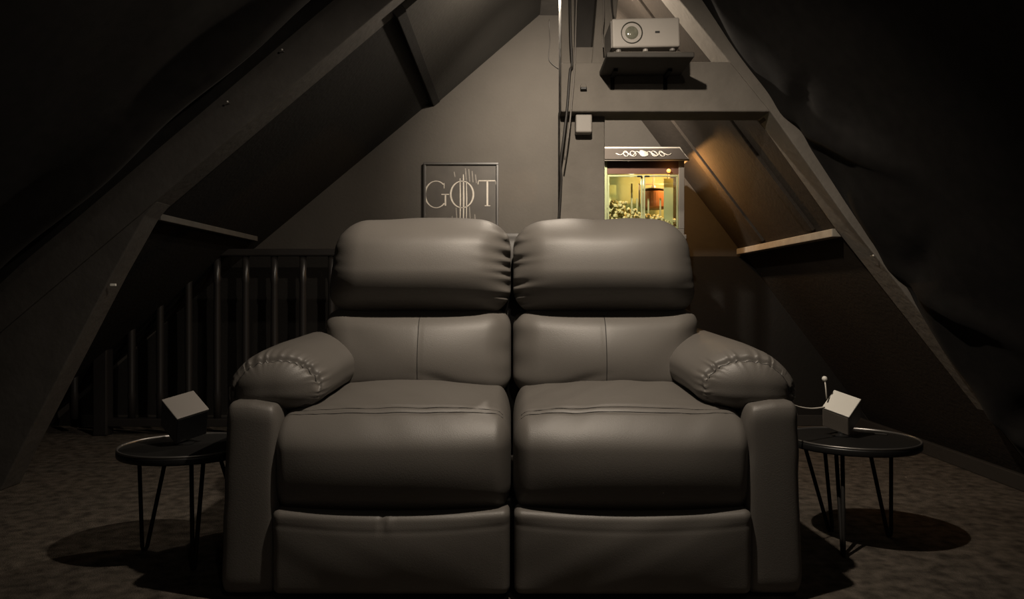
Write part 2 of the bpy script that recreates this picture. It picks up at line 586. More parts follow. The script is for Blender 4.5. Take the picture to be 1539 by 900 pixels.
for s in (-1, 1):        # modelled on the side with negative x, mirrored for the other
    sd = 11.0 * (s + 2)
    # --- head cushion
    def fh(u, p):
        x, y, z = p
        # u.x = +1 is the inner side (towards the middle of the sofa)
        fr = max(0.0, -u.y)
        crown = (1 - abs(u.x) ** 3) * (1 - abs(u.z) ** 2.5)
        y -= 0.058 * crown * fr
        y += 0.17 * (z + 0.145) * 0.9                 # leans back
        y += 0.085 * max(0, -u.z - 0.05) ** 1.6 * fr  # tucks under
        taper = 1.0 + 0.06 * (-u.z)
        if u.x < 0:
            x = x * taper - 0.004 * (1 - u.z ** 2)
        z += 0.012 * (1 - u.x ** 2) * max(0, u.z)
        z += 0.004 * vn(u.x * 2.5 + sd) * max(0, u.z)
        # gathers at the inner edge, softer at the outer one
        wi = math.exp(-(1 - u.x) / 0.085) if u.x > 0 else 0
        wo = math.exp(-(1 + u.x) / 0.10) if u.x < 0 else 0
        ph = u.z * 27 + 7 * u.x + 2.2 * vn(u.z * 4 + sd) + sd
        y += (0.021 * wi + 0.0015 * wo) * math.sin(ph) * (1 - max(0, -u.y - 0.97)) * (0.7 + 0.5 * vn(u.z * 3 + sd))
        if u.z > 0.6:
            z += 0.006 * wi * math.sin(u.y * 9 + u.x * 12 + sd)
        return Vector((x, y, z))
    bm = pillow((0.283, 0.10, 0.150), (0.100, 0.080, 0.085), (72, 18, 64), fh, (-0.287, 2.500, 0.868))
    spart('head_cushion', mirror(bm, s))

    # --- lumbar cushion
    def fl(u, p):
        x, y, z = p
        fr = max(0.0, -u.y)
        crown = (1 - u.x ** 2) * (1 - u.z ** 2)
        y -= 0.048 * crown * fr
        y += 0.20 * (z + 0.13)
        y += 0.012 * 0.35 * g_(u.x, 0.02, 0.011) * fr * (1 - abs(u.z) ** 4)       # seam
        if u.x < 0:
            x -= 0.03 * max(0, u.z) ** 2
        wi = math.exp(-(1 - u.x) / 0.09) if u.x > 0 else 0
        wo = math.exp(-(1 + u.x) / 0.22) if u.x < 0 else 0
        y += 0.006 * wi * math.sin(u.z * 11 + sd + 3 * u.x) * fr
        k = u.z * 5 + u.x * 9
        y += 0.008 * wo * math.sin(k + sd) * fr * (1 - u.z ** 2)
        y += 0.006 * g_(u.z + 0.62 + 0.5 * (u.x - 0.35), 0, 0.10) * g_(u.x, 0.25, 0.2) * fr
        z += 0.010 * g_(u.x, 1, 0.16) * max(0, u.z) * math.sin(9 * u.y + sd)
        return Vector((x, y, z))
    bm = pillow((0.290, 0.10, 0.138), (0.085, 0.07, 0.065), (84, 14, 40), fl, (-0.293, 2.490, 0.605))
    lum = spart('lumbar_cushion', mirror(bm, s))

    # --- seat cushion with front roll
    def fs(u, p):
        x, y, z = p
        top = max(0.0, u.z)
        fr = max(0.0, -u.y)
        z += 0.030 * (1 - u.x ** 2) * top * (1 - 0.6 * max(0, -u.y) ** 3)
        z += 0.036 * top * (u.y * 0.5 + 0.5)               # rises to the back
        z -= 0.030 * top * max(0, -u.y - 0.45) ** 1.2
        y -= 0.030 * (1 - abs(u.x) ** 3) * fr * (1 - u.z ** 2) - 0.012 * fr * max(0, -u.z) ** 2
        z -= 0.012 * (1 - u.x ** 2) * max(0, -u.z) * 0.8
        # double stitched seam across the top near the crest
        sy = -0.62 - 0.10 * (1 - u.x ** 2)
        z -= 0.0045 * (g_(u.y, sy, 0.018) + g_(u.y, sy - 0.075, 0.018)) * top
        z += 0.0025 * vn(u.x * 5 + 3 * u.y + sd) * top
        return Vector((x, y, z))
    bm = pillow((0.3105, 0.255, 0.130), (0.042, 0.090, 0.078), (64, 90, 44), fs, (-0.3135, 2.250, 0.339))
    seat = spart('seat_cushion', mirror(bm, s))

    # --- footrest panel
    def ff(u, p):
        x, y, z = p
        fr = max(0.0, -u.y)
        y -= 0.016 * (1 - u.x ** 2) * (1 - u.z ** 2) * fr
        y += 0.0012 * g_(u.z, 0.66 - 0.10 * (1 - u.x ** 2), 0.05) * fr
        if s < 0:
            y += 0.007 * g_(u.x, -0.06, 0.016) * g_(u.z, 0.80, 0.20) * fr
            y -= 0.005 * g_(u.x, -0.015, 0.02) * g_(u.z, 0.75, 0.2) * fr
        z -= 0.010 * (1 - u.x ** 2) * max(0, u.z)
        y -= 0.0012 * vn(u.x * 3 + u.z * 2 + sd) * fr
        return Vector((x, y, z))
    bm = pillow((0.303, 0.05, 0.109), (0.022, 0.022, 0.020), (80, 8, 44), ff, (-0.3085, 2.028, 0.129))
    spart('footrest_panel', mirror(bm, s))

    # --- arm panel (upholstered side)
    def fa(u, p):
        x, y, z = p
        y -= 0.007 * (1 - abs(u.x) ** 3) * max(0, -u.y)
        if u.x < 0:
            x -= 0.012 * (-u.z) * 0.5
        z -= 0.012 * max(0, u.z) * max(0, u.x)
        x += 0.002 * vn(u.z * 4 + u.y * 2 + sd)
        return Vector((x, y, z))
    bm = pillow((0.0690, 0.375, 0.247), (0.018, 0.022, 0.045), (20, 30, 40), fa, (-0.673, 2.376, 0.262))
    spart('arm_panel', mirror(bm, s))

    # --- arm pad
    def fp(u, p):
        x, y, z = p
        front = max(0.0, -u.y)
        ang = math.atan2(u.z, u.x)
        z += 0.018 * (1 - u.x ** 2) * max(0, u.z)
        z += 0.060 * y                                    # rises to the back
        z -= 0.020 * max(0, -u.y - 0.35) ** 1.3
        z -= 0.022 * max(0, -u.x) ** 2                     # outer side droops
        # puckered seam around the front cap
        sy = -0.895 + 0.03 * u.x
        up = max(0.0, min(1.0, (u.z + 0.35) / 0.5))
        z -= 0.009 * g_(u.y, sy, 0.020) * up
        y += 0.006 * g_(u.y, sy, 0.020)
        pk = math.sin(ang * 30 + 2.5 * vn(ang * 6 + sd))
        dy = u.y - sy
        env = math.exp(-max(dy, 0) / 0.075) * math.exp(-max(-dy, 0) / 0.03)
        z += 0.0048 * pk * env * up * (0.7 + 0.6 * vn(ang * 4 + sd))
        x += 0.003 * pk * env * abs(u.x)
        # soft creases
        z += 0.004 * math.sin(u.y * 10 + u.x * 4 + sd) * g_(u.y, -0.75, 0.3) * max(0, -u.z)
        x += 0.05 * (u.y * 0.5 + 0.5)
        return Vector((x, y, z))
    bm = pillow((0.136, 0.345, 0.075), (0.118, 0.095, 0.066), (90, 120, 40), fp, (-0.640, 2.395, 0.566))
    spart('arm_pad', mirror(bm, s), label='puffy armrest pad with a puckered end seam')

# stitched seams laid on the finished cushions
from mathutils.bvhtree import BVHTree


def seam_on(o, rays, rad=0.0013):
    me = o.data
    tree = BVHTree.FromPolygons([v.co.copy() for v in me.vertices], [tuple(p.vertices) for p in me.polygons])
    pts = []
    for org, d in rays:
        hit = tree.ray_cast(Vector(org), Vector(d))
        if hit[0] is not None:
            pts.append(hit[0] + hit[1] * (0.0003 if hit[1].dot(Vector(d)) < 0 else -0.0003))
    if len(pts) > 3:
        obj('seam', tube(pts, rad, seg=6), 'thread', o, smooth=True)


for o in list(sofa.children):
    k = o.name.split('.')[0]
    xs = [v.co.x for v in o.data.vertices]
    sg = 1 if sum(xs) > 0 else -1
    if k == 'seat_cushion':
        for dd in (0.0, -0.075):
            rays = []
            for i in range(61):
                u = -0.93 + 1.86 * i / 60
                rays.append(((sg * (0.3135 - 0.3105 * u), 2.25 + 0.255 * (-0.62 - 0.10 * (1 - u * u) + dd), 0.8), (0, 0, -1)))
            seam_on(o, rays, 0.0011)
    elif k == 'lumbar_cushion':
        seam_on(o, [((sg * (0.293 - 0.290 * 0.02), 2.0, 0.495 + 0.225 * i / 40), (0, 1, 0)) for i in range(41)], 0.0012)
    elif k == 'arm_pad':
        rays = []
        for i in range(81):
            u = -0.93 + 1.80 * i / 80
            rays.append(((sg * (0.640 - 0.136 * u - 0.003), 2.395 + 0.345 * (-0.895 + 0.03 * u), 0.8), (0, 0, -1)))
        seam_on(o, rays, 0.0015)

# frame under and behind
spart('back_shell', pillow((0.585, 0.07, 0.37), (0.06, 0.05, 0.06), (24, 8, 20),
                           lambda u, p: Vector((p.x * (1 - 0.03 * u.z), p.y + 0.12 * (p.z + 0.3), p.z)), (0, 2.615, 0.625)), 'leather_dark')
spart('base_frame', bx(-0.61, 0.61, 2.12, 2.72, 0.045, 0.235, 0.01), 'leather_dark', smooth=False)
for x in (-0.66, 0.66):
    for y in (2.10, 2.68):
        spart('foot', lathe([(0, 0), (0.026, 0), (0.03, 0.022), (0, 0.022)], 20, center=(x, y, 0)), 'black_plastic', smooth=False)


# ------------------------------------------------------------------ side tables
def side_table(c, zt, feet, tops, label):
    t = empty('side_table', (c[0], c[1], 0), label, 'table')
    r = 0.198
    obj('table_top', lathe([(0, -0.018), (r - 0.004, -0.018), (r - 0.004, -0.001), (0, -0.001)], 72), 'table_top', t, (0, 0, zt), False)
    rim = lathe([(r - 0.006, -0.0005), (r - 0.005, 0.004), (r - 0.002, 0.005), (r, 0.003), (r + 0.0005, -0.001), (r - 0.003, -0.002), (r - 0.006, -0.0005)], 96)
    obj('rim', rim, 'table_rim', t, (0, 0, zt), True)
    obj('edge_band', lathe([(r - 0.004, -0.0015), (r, -0.0015), (r + 0.0005, -0.006), (r + 0.0005, -0.018), (r - 0.002, -0.022), (r - 0.004, -0.018)], 96), 'black_plastic', t, (0, 0, zt), True)
    for f, tp in zip(feet, tops):
        f0 = Vector((f[0] - c[0], f[1] - c[1], 0.006))
        A = Vector((tp[0][0] - c[0], tp[0][1] - c[1], zt - 0.018))
        B = Vector((tp[1][0] - c[0], tp[1][1] - c[1], zt - 0.018))
        e = (B - A); e.z = 0; e = e.normalized() * 0.006
        pts = [A, A.lerp(f0 - e, 0.97), f0 - e * 0.7, f0 + e * 0.7, B.lerp(f0 + e, 0.97), B]
        bm = tube(pts, 0.0062, seg=10)
        lg = obj('leg', bm, 'black_metal', t, smooth=True)
        m = (A + B) / 2
        d = (B - A).normalized()
        bm = bmesh.new()
        bx(-(B - A).length / 2 - 0.012, (B - A).length / 2 + 0.012, -0.012, 0.012, -0.003, 0.0, 0.0, bm)
        bmesh.ops.rotate(bm, cent=(0, 0, 0), matrix=Matrix.Rotation(math.atan2(d.y, d.x), 3, 'Z'), verts=bm.verts)
        bmesh.ops.translate(bm, vec=m, verts=bm.verts)
        obj('mounting_plate', bm, 'black_metal', lg)
    return t


ZT = 0.331
side_table((1.078, 2.475), ZT,
           [(1.054, 2.585), (0.990, 2.335), (1.222, 2.530)],
           [((0.965, 2.60), (1.036, 2.600)), ((1.012, 2.395), (1.022, 2.47)), ((1.138, 2.50), (1.222, 2.52))],
           'round black side table on hairpin legs under the white cube speaker with a stalk')
side_table((-0.975, 2.360), ZT,
           [(-1.126, 2.394), (-0.907, 2.226), (-0.86, 2.53)],
           [((-1.138, 2.385), (-1.06, 2.41)), ((-0.931, 2.27), (-0.925, 2.35)), ((-0.905, 2.40), (-0.86, 2.46))],
           'round black side table on hairpin legs under the dark cube speaker with a pale top')


# ------------------------------------------------------------------ cube speakers balanced on an edge
def polar(rows):
    """nearest rotation to 3x3 (rows = screen x, depth, up)"""
    A = Matrix(rows)
    for _ in range(40):
        A = (A + A.inverted().transposed()) * 0.5
    return A


def cube_speaker(near, ea, eb, ec, L, table_z, label, m_top, m_l, m_r):
    """near: world position of the corner facing the camera; ea/eb/ec screen (x, up) of the edges leaving it"""
    X = [ea[0], eb[0], ec[0]]; Z = [ea[1], eb[1], ec[1]]
    k = math.sqrt((sum(v * v for v in X) + sum(v * v for v in Z)) / 2)
    X = Vector(X) / k; Z = Vector(Z) / k
    Yv = Z.cross(X)
    if sum(Yv) < 0:
        Yv = -Yv
    Q = polar((X, Yv, Z))          # columns = edge directions
    ax = [Vector((Q[0][i], Q[1][i], Q[2][i])) for i in range(3)]
    lowest = min((ax[0] * i + ax[1] * j + ax[2] * k2).z for i in (0, 1) for j in (0, 1) for k2 in (0, 1)) * L
    org = Vector(near); org.z = table_z - lowest + 0.004
    ctr = org + (ax[0] + ax[1] + ax[2]) * L / 2
    base = Vector((ctr.x, ctr.y, table_z))
    t = empty('cube_speaker', base, label, 'speaker')
    mt = Matrix((ax[0], ax[1], ax[2])).transposed()
    def cube(h, r, c=(0, 0, 0)):
        bm = bx(-h[0], h[0], -h[1], h[1], -h[2], h[2], r, seg=3)
        bmesh.ops.translate(bm, vec=Vector(c), verts=bm.verts)
        bmesh.ops.transform(bm, matrix=mt.to_4x4(), verts=bm.verts)
        bmesh.ops.translate(bm, vec=ctr - base, verts=bm.verts)
        return bm
    h = L / 2
    obj('cabinet', cube((h - 0.004, h - 0.004, h - 0.004), 0.003), m_r, t)
    # faces: a-b is the top, a-c the left face, b-c the right face
    obj('top_panel', cube((h, h, 0.003), 0.0025, (0, 0, -h + 0.003)), m_top, t)
    obj('side_panel', cube((h - 0.002, 0.003, h - 0.004), 0.002, (0, -h + 0.003, 0.003)), m_l, t)
    obj('side_panel', cube((0.003, h - 0.002, h - 0.004), 0.002, (-h + 0.003, 0, 0.003)), m_r, t)
    obj('speaker_foot', lathe([(0, 0), (0.028, 0), (0.028, 0.003), (0.012, 0.007), (0.009, 0.035), (0, 0.035)], 24), 'black_plastic', t, smooth=False)
    return t, ax, org


spR, axR, orgR = cube_speaker(at(1277, 622, 2.44), (-34, 14), (27, 20), (15, -32), 0.088, ZT,
                              'white cube speaker with a ball-tipped stalk balanced on its corner', 'speaker_white', 'speaker_grille', 'grey_plastic')
spL, axL, orgL = cube_speaker(at(266, 626, 2.30), (-36, 17), (40, 13), (-20, -38), 0.100, ZT,
                              'dark cube speaker with a pale grey top tipped on its corner', 'grey_plastic', 'speaker_side', 'black_plastic')
b0 = Vector(spR.location)
pa = at(1243, 600, 2.50) - b0
pb = at(1240, 569, 2.505) - b0
bm = tube([pa, pa.lerp(pb, 0.5) + Vector((0.001, 0, 0)), pb], 0.0022, seg=8)
an = obj('antenna', bm, 'cable_white', spR, smooth=True)
bm = bmesh.new(); bmesh.ops.create_uvsphere(bm, u_segments=20, v_segments=12, radius=0.0085)
bmesh.ops.translate(bm, vec=pb, verts=bm.verts)
obj('ball_tip', bm, 'speaker_white', an, smooth=True)
pts = [at(1165, 601, 2.30), at(1180, 603, 2.33), at(1200, 611, 2.38), at(1220, 614, 2.42), at(1240, 612, 2.46)]
pts[0] = Vector((0.768, 2.30, 0.472))
tag(obj('speaker_cable', tube(smooth_path(pts, 6), 0.0026, seg=8), 'cable_white', smooth=True),
    'thin white cable from the armrest to the white cube speaker', 'cable')
tag(obj('table_cable', tube(smooth_path([(1.10, 2.52, ZT + 0.002), (1.14, 2.55, ZT + 0.003), (1.19, 2.54, ZT + 0.002), (1.215, 2.53, ZT + 0.002)], 6), 0.002, seg=6), 'cable_dark', smooth=True),
    'thin dark cable lying on the side table behind the white speaker', 'cable')

# ------------------------------------------------------------------ projector on its shelf
sh = empty('projector_shelf', (0.51, YT, 1.657), 'small dark wooden shelf fixed to the tie beam', 'shelf')
obj('board', bx(-0.162, 0.160, -0.245, 0.0, 0.0, 0.020, 0.004, seg=2), 'shelf_dark', sh)
obj('plinth', bx(-0.135, 0.115, -0.228, -0.03, 0.020, 0.026, 0.002), 'beam', sh)
for x in (-0.11, 0.10):
    bm = bx(x - 0.008, x + 0.008, -0.10, 0.0, -0.010, 0.0, 0.0)
    bx(x - 0.008, x + 0.008, -0.004, 0.0, -0.055, 0.0, 0.0, bm)
    obj('bracket', bm, 'black_metal', sh)
PZ = 1.657 + 0.026
pj = empty('projector', (0.494, 2.98, PZ + 0.003), 'white box projector with a round lens', 'projector')
pj.rotation_euler = (0, R(-1.4), R(0.5))
obj('casing', bx(-0.125, 0.125, -0.098, 0.10, 0.010, 0.118, 0.007, seg=3), 'white_plastic', pj)
lr = obj('lens_ring', lathe([(0.036, -0.006), (0.0400, -0.006), (0.0400, 0.003), (0.038, 0.004), (0.036, 0.0)], 40, axis='y', center=(-0.053, -0.0985, 0.064)), 'lens_ring', pj, smooth=False)
obj('lens', lathe([(0, 0.004), (0.012, 0.003), (0.026, -0.001), (0.037, -0.007)], 40, axis='y', center=(-0.053, -0.0985, 0.064)), 'lens', lr, smooth=True)
obj('sensor_window', bx(0.033, 0.050, -0.1005, -0.097, 0.061, 0.068, 0.0008), 'black_plastic', pj)
obj('side_strip', bx(-0.129, -0.124, -0.09, 0.09, 0.012, 0.112, 0.002), 'grey_plastic', pj)
for x in (-0.10, 0.0, 0.10):
    obj('foot', lathe([(0, 0), (0.010, 0), (0.010, 0.011), (0, 0.011)], 16, center=(x, -0.075, 0)), 'white_plastic' if x == 0 else 'grey_plastic', pj)

# sensor box on the tie beam
sb = empty('sensor_box', (at(878, 199, 3.145).x, YT + 0.055, at(878, 199, 3.145).z), 'small white sensor box on the king post under the tie beam', 'sensor')
obj('housing', bx(-0.033, 0.033, -0.03, 0.025, 0.0, 0.074, 0.006, seg=3), 'white_plastic', sb)
obj('back_plate', bx(-0.031, 0.031, 0.022, 0.030, -0.006, 0.078, 0.002), 'grey_plastic', sb)
# little knob above it
kb = empty('wall_hook', (at(877, 132, YT).x, YT, at(877, 132, YT).z), 'tiny dark hook with a pale collar screwed into the tie beam', 'hook')
obj('collar', lathe([(0, 0), (0.013, 0.0), (0.011, 0.006), (0, 0.006)], 20, axis='y', center=(0, 0, 0.004)), 'beam', kb)
obj('peg', bx(-0.013, 0.013, -0.020, 0.0, -0.012, -0.002, 0.003), 'black_plastic', kb)


def cable(name, pix, rad, m, label):
    pts = [at(*p) for p in pix]
    return tag(obj(name, tube(smooth_path(pts, 6), rad, seg=8), m, smooth=True), label, 'cable')


cable('hanging_cable', [(857, -60, 3.10), (857, 0, 3.10), (858, 55, 3.10), (860, 98, 3.105), (857, 108, 3.10), (853, 160, 3.10), (848, 205, 3.10), (843, 245, 3.11), (844, 270, 3.12), (842, 305, 3.13), (840, 345, 3.14), (842, 420, 3.15)],
      0.0052, 'cable_dark', 'long dark cable hanging down the front of the king post')
cable('hanging_wire', [(868, -40, 3.09), (866, 30, 3.09), (864, 100, 3.09), (859, 162, 3.085), (855, 200, 3.085), (849, 240, 3.095)],
      0.003, 'cable_grey', 'thinner grey wire running beside the long hanging cable')
cable('wall_wire', [(826, 30, 4.69), (826, 45, 4.705), (827, 62, 4.70), (825, 85, 4.70), (829, 95, 4.70), (841, 104, 4.70), (850, 112, 4.70)],
      0.0022, 'cable_dark', 'thin loose wire curving down the lit gable wall')
cable('projector_cable', [(917, -40, 3.06), (919, 0, 3.06), (921, 20, 3.05), (924, 32, 3.04), (921, 42, 3.03), (915, 52, 3.02), (912, 66, 3.03)],
      0.0032, 'cable_dark', 'dark cable looping down to the side of the projector')
cable('projector_wire', [(906, -40, 3.10), (908, 20, 3.10), (906, 45, 3.08), (906, 55, 3.06), (907, 72, 3.05)],
      0.0026, 'cable_grey', 'thin grey wire dropping beside the projector')

# ------------------------------------------------------------------ framed poster
YP = YB
fx0, fx1 = at(637, 0, YP - 0.03).x, at(750, 0, YP - 0.03).x
fz1 = at(0, 244, YP - 0.03).z
fz0 = fz1 - 0.46
fw = fx1 - fx0
fc = (fx0 + fx1) / 2
fr = empty('framed_poster', (fc, YP, fz0), 'dark framed poster lettered GOT on the gable wall', 'poster')
H = fz1 - fz0
hw = fw / 2
for (a, b, c, d) in ((-hw, hw, H - 0.014, H), (-hw, hw, 0, 0.014), (-hw, -hw + 0.014, 0.014, H - 0.014), (hw - 0.014, hw, 0.014, H - 0.014)):
    obj('frame_rail', bx(a, b, -0.034, 0, c, d, 0.002), 'picture_frame', fr)
ps = obj('print', bx(-hw + 0.012, hw - 0.012, -0.018, -0.004, 0.012, H - 0.012), 'poster', fr)


def stroke(bm, pts, wds, y=-0.0185):
    """flat ribbon in XZ, slightly raised"""
    P = [Vector((p[0], 0, p[1])) for p in pts]
    L_, R_ = [], []
    for i, p in enumerate(P):
        d = (P[min(i + 1, len(P) - 1)] - P[max(i - 1, 0)]).normalized()
        nrm_ = Vector((-d.z, 0, d.x)) * (wds[i] if isinstance(wds, (list, tuple)) else wds) * 0.5
        L_.append(p + nrm_); R_.append(p - nrm_)
    va = [(bm.verts.new((q.x, y, q.z)), bm.verts.new((q.x, y + 0.001, q.z))) for q in L_]
    vb = [(bm.verts.new((q.x, y, q.z)), bm.verts.new((q.x, y + 0.001, q.z))) for q in R_]
    for i in range(len(P) - 1):
        bm.faces.new((va[i][0], va[i + 1][0], vb[i + 1][0], vb[i][0]))
        bm.faces.new((va[i][1], va[i][0], vb[i][0], vb[i][1])) if i == 0 else None
        bm.faces.new((va[i][0], va[i][1], va[i + 1][1], va[i + 1][0]))
        bm.faces.new((vb[i][0], vb[i + 1][0], vb[i + 1][1], vb[i][1]))


def ring(cx, cz, rx, rz, a0, a1, thick, thin, n=40):
    pts, wd = [], []
    for i in range(n + 1):
        a = R(a0 + (a1 - a0) * i / n)
        pts.append((cx + rx * math.cos(a), cz + rz * math.sin(a)))
        wd.append(thin + (thick - thin) * abs(math.cos(a)) ** 1.5)
    return pts, wd


def pz(py):
    return at(0, py, YP - 0.02).z - fz0


def pxx(px):
    return at(px, 0, YP - 0.02).x - fc


zc = pz(292); rz = (pz(272) - pz(312)) / 2
bm = bmesh.new()
p_, w_ = ring(pxx(656), zc, 0.066, rz, 48, 318, 0.010, 0.004); stroke(bm, p_, w_)
stroke(bm, [(pxx(670), pz(292)), (pxx(670), pz(309))], 0.009)
stroke(bm, [(pxx(664), pz(292)), (pxx(675.5), pz(292))], 0.005)
stroke(bm, [(pxx(668), pz(283)), (pxx(668), pz(275))], 0.004)
obj('letter_g', bm, 'poster_ink', ps)
bm = bmesh.new()
p_, w_ = ring(pxx(695), zc, 0.068, rz, 0, 360, 0.010, 0.004); stroke(bm, p_, w_)
obj('letter_o', bm, 'poster_ink', ps)
bm = bmesh.new()
stroke(bm, [(pxx(733), pz(271.5)), (pxx(733), pz(309))], 0.010)
stroke(bm, [(pxx(719), pz(271.5)), (pxx(746), pz(271.5))], 0.006)
stroke(bm, [(pxx(719.5), pz(271)), (pxx(719), pz(277))], 0.004)
stroke(bm, [(pxx(745.5), pz(271)), (pxx(746), pz(277))], 0.004)
stroke(bm, [(pxx(729), pz(309)), (pxx(737.5), pz(309))], 0.004)
obj('letter_t', bm, 'poster_ink', ps)
# plain abstract upright strokes in the middle of the print
for px, a, b, wd in ((692, 268, 330, 0.008), (697, 262, 332, 0.010), (701.5, 270, 328, 0.007)):
    bm = bmesh.new()
    stroke(bm, [(pxx(px), pz(a)), (pxx(px + 0.5), pz((a + b) / 2)), (pxx(px), pz(b))], [wd * 0.5, wd, wd * 0.5])
    obj('upright_stroke', bm, 'poster_ink', ps)
for px, a, b in ((683, 258, 266), (700, 253, 272), (705, 254, 273), (710, 257, 274), (715, 262, 275), (686, 312, 335), (706, 310, 335), (680, 325, 342), (714, 322, 342)):
    bm = bmesh.new()
    stroke(bm, [(pxx(px), pz(a)), (pxx(px + 1.5), pz(b))], 0.006)
    obj('brush_mark', bm, 'poster_ink_soft', ps)
obj('glass', bx(-hw + 0.013, hw - 0.013, -0.026, -0.0245, 0.013, H - 0.013), 'clear_glass', fr)

# ------------------------------------------------------------------ popcorn machine
PY = 4.12        # front of the glass case
pm = empty('popcorn_machine', (at(970, 0, PY).x, PY, 0), 'lit popcorn cart with an ornate sloping canopy beside the steep slope', 'popcorn machine')
X0 = pm.location.x


def X_(px, Y=PY):
    return at(px, 0, Y).x - X0


def Z_(py, Y=PY):
    return at(0, py, Y).z


xl, xr_ = X_(909), X_(1029)
zg1 = Z_(263); zg0 = Z_(331)
DEP = 0.40
# lower cart
obj('cart_body', bx(xl + 0.01, xr_ - 0.01, 0.01, DEP - 0.01, 0.22, zg0 - 0.10, 0.006), 'pop_red', pm)
obj('cart_top', bx(xl - 0.01, xr_ + 0.01, -0.01, DEP + 0.01, zg0 - 0.10, zg0 - 0.075, 0.004), 'pop_silver', pm)
for x in (xl + 0.03, xr_ - 0.03):
    for y in (0.04, DEP - 0.04):
        bm = lathe([(0, -0.012), (0.08, -0.012), (0.08, 0.012), (0, 0.012)], 28, axis='y', center=(0, 0, 0))
        bmesh.ops.rotate(bm, cent=(0, 0, 0), matrix=Matrix.Rotation(R(90), 3, 'Z'), verts=bm.verts)
        bmesh.ops.translate(bm, vec=(x, y, 0.08), verts=bm.verts)
        wh = obj('wheel', bm, 'black_plastic', pm)
        obj('leg', bx(x - 0.012, x + 0.012, y - 0.012, y + 0.012, 0.10, 0.23, 0.0), 'black_metal', pm)
# glass case
obj('case_floor', bx(xl, xr_, 0.0, DEP, zg0 - 0.075, zg0 - 0.045, 0.003), 'pop_silver', pm)
zt = Z_(241)
obj('back_wall', bx(xl, xr_, DEP - 0.012, DEP, zg0 - 0.045, zt + 0.02), 'pop_inside', pm)
zc0 = zg0 - 0.045
for x, y, m in ((xl, 0.0, 'pop_frame'), (xr_ - 0.030, 0.0, 'pop_silver'), (xl, DEP - 0.03, 'pop_silver'), (xr_ - 0.014, DEP - 0.03, 'pop_silver')):
    ww = 0.030 if (x == xr_ - 0.030) else 0.014
    obj('case_post', bx(x, x + ww, y, y + 0.016, zc0, zt + 0.03, 0.002), m, pm)
obj('header_panel', bx(xl + 0.014, xr_ - 0.03, 0.004, 0.014, zg1 + 0.006, zt + 0.02, 0.001), 'pop_red', pm)
obj('side_glass', bx(xl + 0.002, xl + 0.005, 0.016, DEP - 0.03, zc0, zt + 0.02), 'clear_glass', pm)
obj('side_glass', bx(xr_ - 0.005, xr_ - 0.002, 0.016, DEP - 0.03, zc0, zt + 0.02), 'clear_glass', pm)
xm = X_(967)
for a, b, hs in ((xl + 0.016, xm - 0.002, 1), (xm + 0.002, xr_ - 0.032, -1)):
    dm = bmesh.new()
    t_ = 0.009
    bx(a, b, 0.0, 0.010, zg1 - t_, zg1, 0.001, dm)
    bx(a, b, 0.0, 0.010, zc0 + 0.002, zc0 + 0.012, 0.001, dm)
    bx(a, a + t_, 0.0, 0.010, zc0 + 0.012, zg1 - t_, 0.001, dm)
    bx(b - t_, b, 0.0, 0.010, zc0 + 0.012, zg1 - t_, 0.001, dm)
    dr = obj('door', dm, 'pop_frame', pm)
    obj('pane', bx(a + t_, b - t_, 0.003, 0.006, zc0 + 0.012, zg1 - t_), 'clear_glass', dr)
    hx = (xm - 0.020) if hs > 0 else (xm + 0.020)
    obj('handle', bx(hx - 0.013, hx + 0.013, -0.008, 0.0, zg1 - 0.012, zg1 - 0.004, 0.002), 'black_plastic', dr)
# canopy: sloped front panel with pale trim and ornament
zr0, zr1 = Z_(241, PY - 0.03), Z_(222, PY + 0.03)
cxl, cxr = X_(907, PY - 0.03), X_(1036, PY - 0.03)
bmc = bmesh.new()
bot = [(cxl, -0.03, zr0 + 0.002), (cxr, -0.03, zr0 + 0.002), (cxr, DEP + 0.02, zr0 + 0.002), (cxl, DEP + 0.02, zr0 + 0.002)]
tx0, tx1 = cxl + 0.004, cxr - 0.035
topv = [(tx0, 0.035, zr1), (tx1, 0.035, zr1), (tx1, DEP - 0.04, zr1), (tx0, DEP - 0.04, zr1)]
vb = [bmc.verts.new(v) for v in bot]; vt = [bmc.verts.new(v) for v in topv]
bmc.faces.new(vb[::-1]); bmc.faces.new(vt)
for i in range(4):
    bmc.faces.new((vb[i], vb[(i + 1) % 4], vt[(i + 1) % 4], vt[i]))
can = obj('canopy', bmc, 'pop_panel', pm)
corners = [Vector(bot[0]), Vector(bot[1]), Vector(topv[1]), Vector(topv[0])]
obj('trim', tube(corners, 0.005, seg=8, closed=True), 'pop_trim', can, smooth=True)


def onpanel(u, v, lift=0.002):
    a = corners[0].lerp(corners[1], u); b = corners[3].lerp(corners[2], u)
    p = a.lerp(b, v)
    n_ = (corners[1] - corners[0]).cross(corners[3] - corners[0]).normalized()
    if n_.y > 0:
        n_ = -n_
    return p + n_ * lift


bm = bmesh.new()
for cxu, sgn in ((0.50, 1), (0.50, -1)):
    pts = []
    for i in range(30):
        t = i / 29
        pts.append(onpanel(cxu + sgn * (0.04 + 0.30 * t), 0.48 + 0.20 * math.sin(t * 13) * (1 - 0.6 * t)))
    tube(pts, 0.0028, bm, seg=6)
    for c_, rr in ((0.13, 0.035), (0.22, 0.028)):
        tube([onpanel(cxu + sgn * (c_ + rr * math.cos(a)), 0.48 + 0.22 * math.sin(a)) for a in [R(k * 36) for k in range(10)]], 0.0026, bm, seg=6, closed=True)
obj('scrollwork', bm, 'pop_trim', can, smooth=True)
bm = bmesh.new()
cen = [onpanel(0.5 + 0.055 * math.cos(R(k * 30)), 0.47 + (0.30 if math.sin(R(k * 30)) > 0 else 0.22) * math.sin(R(k * 30)) * (1 + 0.15 * math.cos(R(k * 90))), 0.003) for k in range(12)]
